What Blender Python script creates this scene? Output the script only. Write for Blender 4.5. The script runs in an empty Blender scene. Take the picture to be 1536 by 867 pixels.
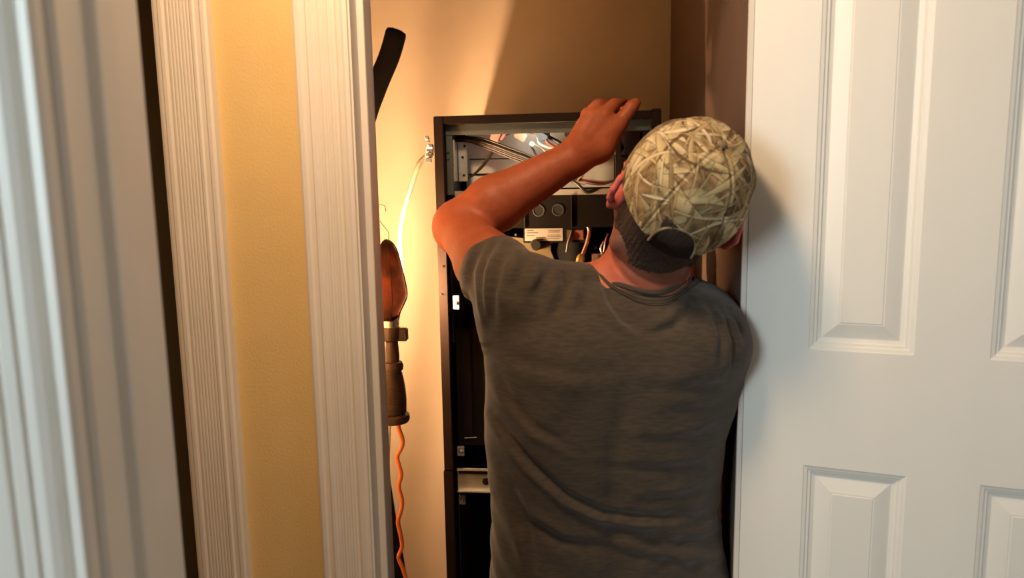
import bpy, bmesh, math, random
import numpy as np
from mathutils import Vector, Matrix, Euler
random.seed(7); rng = np.random.RandomState(7)

# ------------------------------------------------------------------ camera
F = 1050.0                                   # focal length in pixels of a 1536 px wide frame
PITCH = math.atan(1.3e-4 * F); SR_ = .017; CR_ = math.sqrt(1 - SR_ * SR_)
CAM = np.array([0, 0, 1.62])
fw = np.array([0, math.cos(PITCH), -math.sin(PITCH)]); u0 = np.array([0, math.sin(PITCH), math.cos(PITCH)])
r0 = np.array([1., 0, 0])
CRt = CR_ * r0 - SR_ * u0; CUp = SR_ * r0 + CR_ * u0
cd = bpy.data.cameras.new('camera'); cam = bpy.data.objects.new('camera', cd)
bpy.context.scene.collection.objects.link(cam)
cam.matrix_world = Matrix(((CRt[0], CUp[0], -fw[0], CAM[0]), (CRt[1], CUp[1], -fw[1], CAM[1]),
                           (CRt[2], CUp[2], -fw[2], CAM[2]), (0, 0, 0, 1)))
cd.sensor_width = 36; cd.lens = 36 * F / 1536; cd.clip_start = .02
cd.dof.use_dof = True; cd.dof.focus_distance = 1.35; cd.dof.aperture_fstop = 3.2
bpy.context.scene.camera = cam

# ------------------------------------------------------------------ world, lights, exposure
sc = bpy.context.scene
w = bpy.data.worlds.new('world'); sc.world = w; w.use_nodes = True
w.node_tree.nodes['Background'].inputs[0].default_value = (.80, .88, 1, 1)
w.node_tree.nodes['Background'].inputs[1].default_value = .06
sc.cycles.caustics_reflective = False; sc.cycles.caustics_refractive = False
sc.view_settings.view_transform = 'Standard'; sc.view_settings.look = 'None'
sc.view_settings.exposure = 0; sc.view_settings.gamma = 1; sc.view_settings.use_curve_mapping = False

def area(name, loc, target, size, power, col, sy=None):
    l = bpy.data.lights.new(name, 'AREA'); l.energy = power; l.color = col; l.size = size
    if sy: l.shape = 'RECTANGLE'; l.size_y = sy
    o = bpy.data.objects.new(name, l); sc.collection.objects.link(o); o.location = loc
    o.rotation_euler = (Vector(target) - Vector(loc)).to_track_quat('-Z', 'Y').to_euler(); return o
area('right_window_light', (1.3, -2.6, 1.5), (.3, 1.1, 1.3), 1.0, 5.0, (1.0, .95, .86), 1.2)
area('window_light', (-1.45, -.75, 1.95), (.3, 1.0, 1.2), .7, 31, (.78, .95, 1.0), 1.0)
area('far_window_light', (2.6, -.30, 1.75), (.6, 1.0, 1.4), .6, 7.5, (1.0, .93, .82), .8)
area('hall_lamp_light', (-.25, .62, 2.38), (.05, .85, .9), .20, 13, (1, .67, .38))
BULB = 1950.0                                # the lit bulb of the work lamp (its glass gives the light)

# ------------------------------------------------------------------ helpers
C = sc.collection
def ray(x, y): return fw + CRt * (x - 768) / F - CUp * (y - 433.5) / F
def P(x, y, Y):
    d = ray(x, y); return CAM + d * (Y / d[1])
def link(name, me, m=None, parent=None, kind=None):
    o = bpy.data.objects.new(name, me); C.objects.link(o)
    if m is not None and not me.materials: me.materials.append(m)
    if parent is not None: o.parent = parent
    if kind: o['kind'] = kind
    return o
def obj(name, bm, m=None, parent=None, kind=None, smooth=False, loc=None, bevel=0):
    me = bpy.data.meshes.new(name); bmesh.ops.recalc_face_normals(bm, faces=bm.faces)
    if bevel:
        bmesh.ops.bevel(bm, geom=[e for e in bm.edges if len(e.link_faces) == 2 and e.calc_face_angle() > .5], offset=bevel, segments=2, affect='EDGES', clamp_overlap=True)
    bm.to_mesh(me); bm.free()
    if smooth:
        me.polygons.foreach_set('use_smooth', [True] * len(me.polygons))
        try: me.set_sharp_from_angle(angle=math.radians(40))
        except Exception: pass
    o = link(name, me, m, parent, kind)
    if loc is not None: o.location = loc
    return o
def tag(o, label=None, cat=None, group=None, kind=None):
    if label: o['label'] = label
    if cat: o['category'] = cat
    if group: o['group'] = group
    if kind: o['kind'] = kind
    return o
def empty(name, loc=(0, 0, 0), rot=(0, 0, 0)):
    o = bpy.data.objects.new(name, None); C.objects.link(o); o.location = loc; o.rotation_euler = rot
    o.empty_display_size = .05; return o
def box(bm, x0, x1, y0, y1, z0, z1):
    vs = [bm.verts.new(p) for p in ((x0,y0,z0),(x1,y0,z0),(x1,y1,z0),(x0,y1,z0),(x0,y0,z1),(x1,y0,z1),(x1,y1,z1),(x0,y1,z1))]
    for f in ((0,3,2,1),(4,5,6,7),(0,1,5,4),(1,2,6,5),(2,3,7,6),(3,0,4,7)): bm.faces.new([vs[i] for i in f])
    return vs
def B(*a):
    bm = bmesh.new(); box(bm, *a); return bm
def extr(pts, z0, z1):                        # closed outline in xy, extruded along z
    bm = bmesh.new(); a = [bm.verts.new((p[0], p[1], z0)) for p in pts]; b = [bm.verts.new((p[0], p[1], z1)) for p in pts]
    n = len(pts)
    for i in range(n): bm.faces.new((a[i], a[(i+1) % n], b[(i+1) % n], b[i]))
    bm.faces.new(a[::-1]); bm.faces.new(b); return bm
def spline(pts, n=8):
    p = [Vector(q) for q in pts]; p = [p[0]*2-p[1]] + p + [p[-1]*2-p[-2]]; out = []
    for i in range(1, len(p)-2):
        for k in range(n):
            t = k/n; a, b, c, d = p[i-1], p[i], p[i+1], p[i+2]
            out.append(.5*((2*b)+(c-a)*t+(2*a-5*b+4*c-d)*t*t+(3*b-a-3*c+d)*t**3))
    out.append(p[-2]); return out
def tube(bm, pts, r, seg=10, caps=True, flat=1.0):
    pts = [Vector(q) for q in pts]; rings = []; n = len(pts); rr = r if hasattr(r, '__len__') else [r]*n
    up = None
    for i, q in enumerate(pts):
        t = (pts[min(i+1, n-1)] - pts[max(i-1, 0)]).normalized()
        if up is None: up = t.orthogonal().normalized()
        up = (up - t*up.dot(t)).normalized(); s = t.cross(up)
        rings.append([bm.verts.new(q + (up*math.cos(a)*flat + s*math.sin(a))*rr[i]) for a in [2*math.pi*k/seg for k in range(seg)]])
    for i in range(n-1):
        for k in range(seg): bm.faces.new((rings[i][k], rings[i][(k+1) % seg], rings[i+1][(k+1) % seg], rings[i+1][k]))
    if caps: bm.faces.new(rings[0][::-1]); bm.faces.new(rings[-1])
def T(pts, r, n=8, seg=10, flat=1.0):
    bm = bmesh.new(); s = spline(pts, n)
    tube(bm, s, r if not hasattr(r, '__len__') else list(np.interp(np.linspace(0, 1, len(s)), np.linspace(0, 1, len(r)), r)), seg, True, flat); return bm
def lathe(bm, prof, M=Matrix.Identity(4), seg=24, a0=0, a1=2*math.pi):   # prof: (r, z)
    full = abs(a1-a0) > 6.28; k = seg if full else seg+1; R = []
    for r, z in prof:
        R.append([bm.verts.new(M @ Vector((r*math.cos(a0+(a1-a0)*i/seg), r*math.sin(a0+(a1-a0)*i/seg), z))) for i in range(k)])
    for j in range(len(prof)-1):
        for i in range(seg): bm.faces.new((R[j][i], R[j][(i+1) % k], R[j+1][(i+1) % k], R[j+1][i]))
    if full: bm.faces.new(R[0][::-1]); bm.faces.new(R[-1])
def LT(prof, M=Matrix.Identity(4), seg=24):
    bm = bmesh.new(); lathe(bm, prof, M, seg); return bm

# materials -----------------------------------------------------------------
def mat(name, col, rough=.6, metal=0, noise=0, nscale=20, bump=0, bscale=80, spec=.5, col2=None, stretch=(1, 1, 1), coat=0, sheen=0):
    m = bpy.data.materials.new(name); m.use_nodes = True; nt = m.node_tree; b = nt.nodes['Principled BSDF']
    b.inputs['Roughness'].default_value = rough; b.inputs['Metallic'].default_value = metal
    b.inputs['Specular IOR Level'].default_value = spec; b.inputs['Coat Weight'].default_value = coat
    b.inputs['Sheen Weight'].default_value = sheen
    tc = nt.nodes.new('ShaderNodeTexCoord'); mp = nt.nodes.new('ShaderNodeMapping'); mp.inputs['Scale'].default_value = stretch
    nt.links.new(tc.outputs['Object'], mp.inputs['Vector'])
    c2 = col2 or tuple(max(0, c*(1-noise)) for c in col)
    if noise or col2:
        n = nt.nodes.new('ShaderNodeTexNoise'); n.inputs['Scale'].default_value = nscale; n.inputs['Detail'].default_value = 5
        nt.links.new(mp.outputs[0], n.inputs['Vector'])
        r = nt.nodes.new('ShaderNodeValToRGB'); r.color_ramp.elements[0].position = .35; r.color_ramp.elements[1].position = .65
        r.color_ramp.elements[0].color = (*c2, 1); r.color_ramp.elements[1].color = (*col, 1)
        nt.links.new(n.outputs['Fac'], r.inputs['Fac']); nt.links.new(r.outputs['Color'], b.inputs['Base Color'])
    else: b.inputs['Base Color'].default_value = (*col, 1)
    if bump:
        n2 = nt.nodes.new('ShaderNodeTexNoise'); n2.inputs['Scale'].default_value = bscale; n2.inputs['Detail'].default_value = 3
        nt.links.new(mp.outputs[0], n2.inputs['Vector'])
        bp = nt.nodes.new('ShaderNodeBump'); bp.inputs['Strength'].default_value = bump; bp.inputs['Distance'].default_value = .002
        nt.links.new(n2.outputs['Fac'], bp.inputs['Height']); nt.links.new(bp.outputs['Normal'], b.inputs['Normal'])
    return m
def attr_mat(name, rough, bump=.2, bscale=300, sss=0, spec=.4, stretch=(1, 1, 1), vary=.15):
    m = mat(name, (1, 1, 1), rough, bump=bump, bscale=bscale, spec=spec, stretch=stretch); nt = m.node_tree; b = nt.nodes['Principled BSDF']
    a = nt.nodes.new('ShaderNodeAttribute'); a.attribute_name = 'Col'
    n = nt.nodes.new('ShaderNodeTexNoise'); n.inputs['Scale'].default_value = 60; n.inputs['Detail'].default_value = 6
    mr = nt.nodes.new('ShaderNodeMapRange'); mr.inputs['To Min'].default_value = 1-vary; mr.inputs['To Max'].default_value = 1+vary
    tc = nt.nodes.new('ShaderNodeTexCoord'); nt.links.new(tc.outputs['Object'], n.inputs['Vector'])
    nt.links.new(n.outputs['Fac'], mr.inputs['Value'])
    vm = nt.nodes.new('ShaderNodeVectorMath'); vm.operation = 'SCALE'
    nt.links.new(a.outputs['Color'], vm.inputs[0]); nt.links.new(mr.outputs[0], vm.inputs['Scale']); nt.links.new(vm.outputs[0], b.inputs['Base Color'])
    if sss:
        b.inputs['Subsurface Weight'].default_value = sss; b.inputs['Subsurface Scale'].default_value = .01
        b.inputs['Subsurface Radius'].default_value = (1, .25, .1)
    return m
WHITE = mat('white_trim_paint', (.80, .745, .68), .38, noise=.05, nscale=6, bump=.03, bscale=60)
DOORW = mat('white_door_paint', (.82, .79, .73), .42, noise=.03, nscale=4, bump=.05, bscale=160, stretch=(3, 3, .4))
YELLOW = mat('yellow_wall_paint', (.78, .56, .25), .75, noise=.06, nscale=5, bump=.25, bscale=220)
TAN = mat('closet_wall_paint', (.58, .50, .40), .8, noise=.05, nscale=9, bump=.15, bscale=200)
BROWNSHADE = mat('closet_side_shaded_paint', (.10, .062, .046), .8, noise=.06, nscale=9, bump=.15, bscale=200)  # brown darkened so the base colour carries the shade on this wall
CEILM = mat('ceiling_paint', (.45, .42, .38), .9, bump=.3, bscale=90)
FLOORM = mat('floor_laminate', (.32, .2, .11), .45, noise=.4, nscale=6, stretch=(1, 12, 1))
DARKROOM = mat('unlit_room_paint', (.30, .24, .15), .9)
FBROWN = mat('furnace_brown_enamel', (.015, .009, .007), .6, spec=.06, noise=.25, nscale=14, bump=.05, bscale=300)
FGREY = mat('furnace_grey_steel', (.075, .09, .092), .5, .2, noise=.3, nscale=10)
FDARK = mat('furnace_dark_steel', (.010, .008, .007), .7, 0, spec=.08, noise=.3, nscale=12)
FBLACK = mat('furnace_black_cavity', (.006, .005, .005), .9)
GALV = mat('galvanised_steel', (.45, .46, .43), .42, .7, noise=.35, nscale=30)
WPLATE = mat('white_back_plate', (.80, .80, .73), .6, noise=.12, nscale=16)
SHINY = mat('bright_zinc', (.85, .84, .80), .25, .9)
BLACKP = mat('black_plastic', (.012, .010, .009), .45)
FOAM = mat('black_foam_rubber', (.003, .002, .002), 1, bump=.3, bscale=200, spec=.1)
PINK = mat('pink_plastic', (.72, .36, .33), .4)
TANP = mat('tan_nylon', (.42, .32, .24), .5)
WIREB = mat('dark_brown_wire', (.022, .015, .012), .5)
WIREG = mat('grey_wire', (.06, .048, .04), .5)
WIREW = mat('pale_wire', (.72, .6, .5), .5)
WIRER = mat('dark_red_wire', (.25, .05, .03), .45)
COPPER = mat('copper_tube', (.72, .36, .26), .3, .9, noise=.3, nscale=40)
BRASS = mat('brass', (.72, .45, .16), .35, .85, noise=.4, nscale=60)
LABELW = mat('white_label_paper', (.30, .28, .25), .6)
INK = mat('grey_label_print', (.06, .05, .045), .7)
YELLOWP = mat('yellowed_plate', (.10, .072, .03), .6, noise=.2, nscale=30)
REDL = mat('dark_red_label', (.22, .06, .045), .5)
REFL = mat('rusty_lamp_shield', (.040, .014, .007), .55, 0, spec=.12, noise=.6, nscale=35, bump=.4, bscale=60)
HANDLE = mat('brown_rubber_handle', (.040, .020, .014), .5, noise=.4, nscale=40)
CORD = mat('orange_cord', (.75, .13, .03), .5, col2=(.80, .28, .10), nscale=5, stretch=(1, 1, 1))
CABLE = mat('grey_armoured_cable', (.45, .41, .33), .4, .5, noise=.4, nscale=40, bump=.5, bscale=300)
DENIM = mat('blue_denim', (.07, .10, .17), .85, noise=.3, nscale=120)
LEATHER = mat('brown_leather', (.10, .05, .03), .5, noise=.3)
GLASSB = bpy.data.materials.new('lit_bulb_glass'); GLASSB.use_nodes = True
GLASSB.node_tree.nodes['Principled BSDF'].inputs['Emission Color'].default_value = (1, .58, .28, 1)
GLASSB.node_tree.nodes['Principled BSDF'].inputs['Emission Strength'].default_value = BULB
EYEW = mat('eye_white', (.8, .76, .7), .2); IRIS = mat('eye_iris', (.05, .08, .1), .15)

# ------------------------------------------------------------------ the setting
A6 = math.radians(6)
HJ = (.3573, 1.08, 0)                          # right jamb of the closet opening
ex = Vector((math.cos(A6), -math.sin(A6), 0)); ey = Vector((math.sin(A6), math.cos(A6), 0))
FR = Matrix.Translation(HJ) @ Matrix.Rotation(-A6, 4, 'Z')   # closet frame: x along the wall, y into the closet
def st(name, bm, m, label=None, fr=FR, parent=None):
    o = obj(name, bm, m, parent)
    if parent is None: o.matrix_world = fr; o['kind'] = 'structure'
    if label: o['label'] = label
    return o
CZ = 2.42
st('floor', B(-3.2, 3.2, -3.5, 2.6, -.04, 0), FLOORM, 'dark wood laminate floor', Matrix.Identity(4))
st('ceiling', B(-3.2, 3.2, -3.5, 2.6, CZ, CZ+.04), CEILM, 'off-white ceiling', Matrix.Identity(4))
XL = -.606
st('wall_back', B(-1.0, .30, .976, 1.03, 0, CZ), TAN, 'tan painted wall behind the furnace, lit by the work lamp')
st('wall_right', B(.0, .03, .002, .976, 0, CZ), BROWNSHADE, 'brown side wall of the closet, with shade put into its colour')
st('wall_left', B(-1.0, -.97, .115, .976, 0, CZ), TAN, 'tan side wall of the closet behind the door casing')
w_ = st('wall_front', B(-.93, XL-.008, 0, .11, 0, CZ), YELLOW, 'yellow painted wall strip between the two white door casings')
st('wall_header', B(XL-.008, 0, 0, .11, 2.06, CZ), YELLOW, 'yellow painted wall above the closet opening')
st('wall_beside', B(.03, 1.6, 0.002, .11, 0, CZ), YELLOW, 'yellow painted wall behind the open white door')
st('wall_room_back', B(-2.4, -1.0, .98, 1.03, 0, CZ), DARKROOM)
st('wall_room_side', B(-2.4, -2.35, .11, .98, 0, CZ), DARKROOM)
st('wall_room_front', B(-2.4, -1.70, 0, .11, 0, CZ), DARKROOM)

# reeded casing: cross profile (t across, proud) outer edge -> opening edge
def casing(W, n_reed=7):
    pr = [(0, .004), (0, .017), (.004, .0195), (.010, .0195), (.013, .0165), (.020, .0165), (.0225, .019), (.027, .0185)]
    x = .030
    step = (W-.022-x)/n_reed
    for i in range(n_reed):
        d = .0155 - i*.0006
        pr += [(x+step*.10, d-.0008-.0005*(i%3)), (x+step*.30, d), (x+step*.74, d-.0001), (x+step*.92, d-.0009)]
        x += step
    pr += [(W-.020, .0105), (W-.016, .0125), (W-.010, .0125), (W-.007, .009), (W-.001, .0085), (W, .006), (W, 0), (0, 0)]
    return pr
def casing_obj(name, xo, direction, label, z1=2.10, fr=FR, W=.085):
    pts = [(xo + direction*t, -d) for t, d in casing(W)]
    return st(name, extr(pts, 0, z1), WHITE, label, fr)
casing_obj('trim_1', -.694, 1, 'white reeded door casing at the left side of the closet opening')
casing_obj('trim_2', -.833, -1, 'white reeded casing of the next doorway, left of the yellow strip', W=.094)
# closet jamb, with a door stop, and its far edge
st('trim_3', extr([(XL-.014, -.004), (XL, -.004), (XL, .11), (XL-.014, .11)], 0, 2.06), WHITE, 'white jamb of the closet opening')
st('trim_4', extr([(XL, .030), (XL+.010, .032), (XL+.011, .034), (XL+.011, .066), (XL, .070)], 0, 2.05), WHITE, 'white door stop on the closet jamb')
st('trim_5', extr([(-.001, -.006), (.0065, -.006), (.0065, .0), (-.001, .0)], 0, 2.06), WHITE, 'thin white jamb edge beside the open door')
st('trim_6', extr([(-.920, 0), (-.934, 0), (-.934, .11), (-.920, .11)], 0, 2.06), WHITE, 'jamb of the dark doorway')
st('trim_7', B(XL-.09, .08, -.017, -.001, 2.065, 2.15), WHITE, 'white head casing over the closet opening')

# near wall end with its jamb, stop and casing, close to the lens on the left
W0 = Matrix.Identity(4)
JX = -.313; Y0, Y1 = .505, .62
st('wall_near', B(-1.6, JX-.018, Y0, Y1, 0, CZ), YELLOW, 'end wall close to the camera at far left', W0)
st('trim_8', extr([(JX-.019, Y0-.001), (JX-.003, Y0-.001), (JX, Y0+.002), (JX, Y1-.001), (JX-.003, Y1+.001), (JX-.019, Y1+.001)], 0, 2.3), WHITE, 'out-of-focus white jamb in the left foreground', W0)
st('trim_9', extr([(JX-.001, .540), (JX+.0075, .541), (JX+.009, .543), (JX+.009, .566), (JX+.0075, .569), (JX-.001, .570)], 0, 2.3), WHITE, 'lighter stop strip on the foreground jamb', W0)
pts = []
x = JX-.006
prf = [(0, 0), (0, .010), (.003, .0145), (.0075, .0145), (.010, .010), (.013, .006), (.018, .006), (.021, .012), (.0265, .015), (.033, .0155), (.0335, .0125), (.038, .012), (.0385, .015), (.046, .0165),
       (.047, .013), (.052, .0125), (.053, .016), (.066, .019), (.068, .014), (.074, .014), (.076, .020), (.085, .021), (.092, .019), (.092, 0)]
st('trim_10', extr([(x-a, Y0-b) for a, b in prf], 0, 2.3), WHITE, 'blurred moulded white casing at the left edge, lit bluish by daylight', W0)

# ------------------------------------------------------------------ open six panel door
AD = math.radians(21)
DR = Matrix.Translation((HJ[0]+.006, HJ[1]-.008, .012)) @ Matrix.Rotation(-AD, 4, 'Z')
door = empty('door_1'); door.matrix_world = DR
tag(door, 'white six panel door swung open at the right', kind='structure')
DW, DH, DT = .556, 2.03, .034
XS = [(.0905, .232), (.325, .466)]
ZS = [(.20, 1.1825), (1.366, 2.40)]            # panel openings
ZS = [(.22, 1.1825), (1.366, 1.93)]
ys = 0.0
def slab(name, x0, x1, z0, z1): return obj(name, B(x0, x1, 0, DT, z0, z1), DOORW, door)
slab('stile', 0, XS[0][0], 0, DH); slab('stile', XS[0][1], XS[1][0], 0, DH); slab('stile', XS[1][1], DW, 0, DH)
for (x0, x1) in XS:
    slab('rail', x0, x1, 0, ZS[0][0]); slab('rail', x0, x1, ZS[0][1], ZS[1][0]); slab('rail', x0, x1, ZS[1][1], DH)
    for (z0, z1) in ZS:
        bm = bmesh.new(); loops = []
        for ins, dep in [(0, 0), (.0015, .0012), (.006, .0025), (.0075, .0050), (.011, .0055), (.0125, .0082), (.018, .0098), (.0195, .0095), (.040, .0032), (.0425, .0032), (.0430, .0022)]:
            loops.append([bm.verts.new(p) for p in ((x0+ins, dep, z0+ins), (x1-ins, dep, z0+ins), (x1-ins, dep, z1-ins), (x0+ins, dep, z1-ins))])
        for a, b in zip(loops, loops[1:]):
            for k in range(4): bm.faces.new((a[k], a[(k+1) % 4], b[(k+1) % 4], b[k]))
        bm.faces.new(loops[-1])
        bk = [bm.verts.new(p) for p in ((x0, DT, z0), (x1, DT, z0), (x1, DT, z1), (x0, DT, z1))]
        for k in range(4): bm.faces.new((loops[0][k], loops[0][(k+1) % 4], bk[(k+1) % 4], bk[k]))
        bm.faces.new(bk)
        obj('door_panel', bm, DOORW, door)
for z in (.2, .85, 1.975):
    obj('hinge', LT([(.0052, z-.045), (.0052, z+.045)], Matrix.Translation((-.004, .004, 0)), 12), SHINY, door)
kn = LT([(.026, 0), (.026, .004), (.011, .008), (.011, .03), (.024, .036), (.028, .048), (.024, .060), (.01, .064)], Matrix.Translation((DW-.06, 0, .93)) @ Matrix.Rotation(math.pi/2, 4, 'X'))
obj('door_knob', kn, BRASS, door, smooth=True)

# ------------------------------------------------------------------ furnace
fur = empty('furnace'); FM = Matrix.Translation((.07, 1.47, 0)) @ Matrix.Rotation(-A6, 4, 'Z')
fur.matrix_world = FM; FI = np.array(FM.inverted())
tag(fur, 'tall dark brown furnace with its front panels off, wiring exposed, in the closet', 'furnace')
def fl(x, y, d=0.0):                            # photo point -> furnace coordinates at depth d behind its front
    o = FI[:3, :3] @ CAM + FI[:3, 3]; v = FI[:3, :3] @ ray(x, y); t = (d - o[1]) / v[1]; return o + v*t
FX0, FX1 = -.2290, .2385; FZ = 1.782; FD = .585; ZM = 1.010
def fo(name, bm, m, label=None, parent=None, **k):
    o = obj(name, bm, m, parent or fur, **k)
    if label: o['label'] = label
    return o
# shell: lower half sits a touch proud of the upper half on the left
fo('side_panel', B(FX0, FX0+.004, .004, FD, ZM, FZ), FBROWN); fo('side_panel', B(FX1-.004, FX1, .004, FD, ZM, FZ), FBROWN)
fo('side_panel', B(FX0-.0015, FX0+.004, .004, FD, .0, ZM-.001), FBROWN); fo('side_panel', B(FX1-.004, FX1+.001, .004, FD, .0, ZM-.001), FBROWN)
fo('top_panel', B(FX0+.004, FX1-.004, .004, FD, FZ-.004, FZ), FBROWN)
fo('back_panel', B(FX0+.004, FX1-.004, FD-.004, FD, 0, FZ-.004), FDARK)
fo('bottom_panel', B(FX0+.004, FX1-.004, .004, FD-.004, 0, .03), FDARK)
def prof_flange(x0, x1, z0, z1, d=.022): return B(x0, x1, 0, d, z0, z1)
fo('front_flange', prof_flange(FX0-.0005, FX0+.0205, ZM, FZ), FBROWN, bevel=.002)
fo('front_flange', prof_flange(FX0-.0025, FX0+.0200, 0, ZM-.0015), FBROWN, bevel=.002)
fo('front_flange', prof_flange(FX1-.019, FX1, ZM, FZ+.003), FBROWN, bevel=.002)
fo('front_flange', prof_flange(FX1-.019, FX1+.001, 0, ZM-.0015), FBROWN, bevel=.002)
fo('top_rail', B(FX0+.0205, FX1-.019, .001, .02, FZ-.0165, FZ), FBROWN, 'dark brown top front rail', bevel=.0015)
z0h = fl(760, 201, .03)[2]
fo('header_strip', B(FX0+.0205, FX1-.019, .022, .030, z0h, FZ-.0165), FGREY, 'blue-grey inner header strip')
# upper control compartment
CX0 = FX0+.028; CX1 = FX1-.022; zct = z0h; zcb = fl(760, 291, .05)[2]
DPL = .11
zpb = fl(800, 262, DPL)[2]
fo('control_plate', B(CX0+.02, CX1-.006, DPL, DPL+.003, zpb-.03, zct+.03), WPLATE, 'pale back plate behind the control wiring')
p = fl(704, 239, DPL-.004); q = fl(783, 242, DPL-.004)
fo('plate_slot', B(p[0], q[0], DPL-.0015, DPL+.0005, p[2]-.0012, p[2]+.0012), FBLACK)
p = fl(704, 262, DPL-.004); q = fl(800, 258, DPL-.004)
fo('plate_slot', B(p[0], q[0]+.1, DPL-.0015, DPL+.0005, p[2]-.002, p[2]+.002), FBLACK)
fo('compartment_side', B(FX0+.0205, CX0+.006, .024, DPL+.003, zcb, zct), FGREY, 'dark grey compartment side')
fo('compartment_side', B(CX1-.012, CX1+.003, .024, DPL+.003, zcb, zct), FDARK)
fo('compartment_divider', B(CX1-.068, CX1-.057, .024, DPL, zcb, zct), FBLACK)
p = fl(690, 285, .035); q = fl(930, 277, .035)
fo('shelf_lip', B(CX0+.006, CX1-.012, .034, .038, zcb-.004, zcb+.008), LABELW, 'white folded lip under the control wiring')
fo('compartment_floor', B(CX0, CX1, .038, DPL+.003, zcb-.006, zcb-.002), FGREY)
# galvanised bracket with holes
a = fl(687, 212, .07); b = fl(702, 272, .07)
fo('bracket', B(a[0], b[0], .066, .070, b[2], a[2]), GALV, 'galvanised mounting bracket', bevel=.0008)
fo('bracket_fold', B(a[0]-.004, a[0]-.001, .030, .070, b[2], a[2]), SHINY)
for (x, y) in ((697, 219), (694, 236), (696, 263)):
    c = fl(x, y, .066); fo('screw_hole', LT([(.0028, -.001), (.0028, .002)], Matrix.Translation((c[0], .066, c[2])) @ Matrix.Rotation(math.pi/2, 4, 'X'), 10), FBLACK)
def screw(px, py, d, r=.0042, m=SHINY):
    c = fl(px, py, d); fo('screw', LT([(r, 0), (r, .0015), (r*.6, .0035)], Matrix.Translation((c[0], d, c[2])) @ Matrix.Rotation(math.pi/2, 4, 'X'), 10), m)
screw(672, 228, .0235, .003, FGREY); screw(664, 400, -.0005, .0018, BLACKP); screw(662, 441, -.0005, .0018, BLACKP)
screw(672, 238, .0235, .003, FGREY)
# wiring
def wire(pts, r, m, label=None, name='wire', **k):
    return fo(name, T([fl(*q) for q in pts], r, **k), m, label, smooth=True)
for i in range(6):
    o_ = i*2.9
    wire([(676, 205+o_*.6, .08), (700, 205+o_*.5, .06-.004*(i%2)), (728, 209+o_*.9, .055), (765, 222+o_*1.0, .05), (800, 236+o_, .045), (840, 262+o_, .05)], .0019, [WIREB, FDARK, WIREG, WIREB, WIREG, WIREB][i])
for i in range(2):
    wire([(750-i*2.5, 210, .05), (742-i*3, 224, .06), (730-i*3, 243, .062), (716-i*2, 258, .066), (704, 266, .07), (688, 268+i, .08)], .0020, [WIREB, WIREG][i])
wire([(800, 215, .07), (812, 222, .06), (822, 235, .055), (826, 250, .06)], .0016, WIREW)
wire([(796, 218, .07), (802, 228, .06), (808, 240, .055)], .0022, BLACKP)
wire([(806, 205, .06), (808, 214, .05), (816, 219, .05), (828, 222, .05), (835, 218, .055)], .0022, WIREW)
wire([(818, 208, .05), (824, 216, .05), (836, 222, .05), (846, 224, .055)], .0032, WIRER)
wire([(822, 205, .06), (834, 211, .05), (846, 217, .05), (860, 214, .06)], .0040, BLACKP)
wire([(757, 202, .07), (775, 197, .06), (798, 199, .06), (812, 205, .06)], .003, WIRER)
for i in range(4):
    wire([(850+i*3, 262+i*2, .06), (880, 268+i*2, .045), (905, 273+i, .045), (935, 268-i, .05)], .0024, [WIREW, WIRER, WIREG, PINK][i])
wire([(852, 268, .05), (866, 276, .036), (880, 288, .032), (896, 284, .035)], .0035, BLACKP)
wire([(868, 258, .05), (874, 262, .045), (866, 272, .045), (878, 276, .045)], .0022, WIREW)
wire([(920, 205, .05), (930, 213, .045), (934, 222, .045), (928, 230, .05)], .003, WIREB)
wire([(925, 228, .045), (936, 235, .04), (946, 232, .04), (948, 250, .05)], .0014, BLACKP)
# connectors
def conn(px, py, d, w, h, t, ang, m, label):
    c = fl(px, py, d); bm = B(-w/2, w/2, -t/2, t/2, -h/2, h/2); bmesh.ops.transform(bm, matrix=Matrix.Translation((c[0], d, c[2])) @ Matrix.Rotation(math.radians(ang), 4, 'Y'), verts=bm.verts)
    return fo('wire_connector', bm, m, label, bevel=.0015)
conn(744, 203, .045, .019, .024, .012, 24, PINK, 'pink plastic wire connector')
conn(755, 203, .05, .007, .022, .010, 34, PINK, 'narrow pink wire connector')
conn(781, 204, .05, .026, .017, .012, 30, TANP, 'tan nylon plug connector')
conn(798, 216, .05, .010, .010, .008, 30, WIREW, 'small white plug end')
conn(866, 262, .06, .010, .014, .010, 20, WPLATE, 'white push-on terminal')
conn(875, 268, .05, .006, .016, .008, -10, WPLATE, 'white upright terminal')
c = fl(815, 201, .06)
fo('grommet', LT([(.004, 0), (.005, -.003), (.013, -.002), (.015, .003), (.015, .012), (.004, .012)], Matrix.Translation((c[0], .05, c[2])) @ Matrix.Rotation(math.pi/2, 4, 'X') , 24), BLACKP, 'round black grommet', smooth=True)
c = fl(815, 199, .045); fo('grommet_stud', LT([(.0045, 0), (.0045, .004), (.002, .006)], Matrix.Translation((c[0], .045, c[2])) @ Matrix.Rotation(math.pi/2, 4, 'X'), 12), SHINY)
c = fl(855, 196, .08); fo('relay', B(c[0]-.012, c[0]+.012, .085, .105, c[2]-.012, c[2]+.006), FGREY, 'grey relay body', bevel=.002)
a = fl(925, 200, .06); b = fl(934, 232, .06)
fo('terminal_block', B(a[0]-.004, b[0]+.003, .05, .07, b[2], a[2]), WPLATE, 'white terminal block', bevel=.002)
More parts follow.
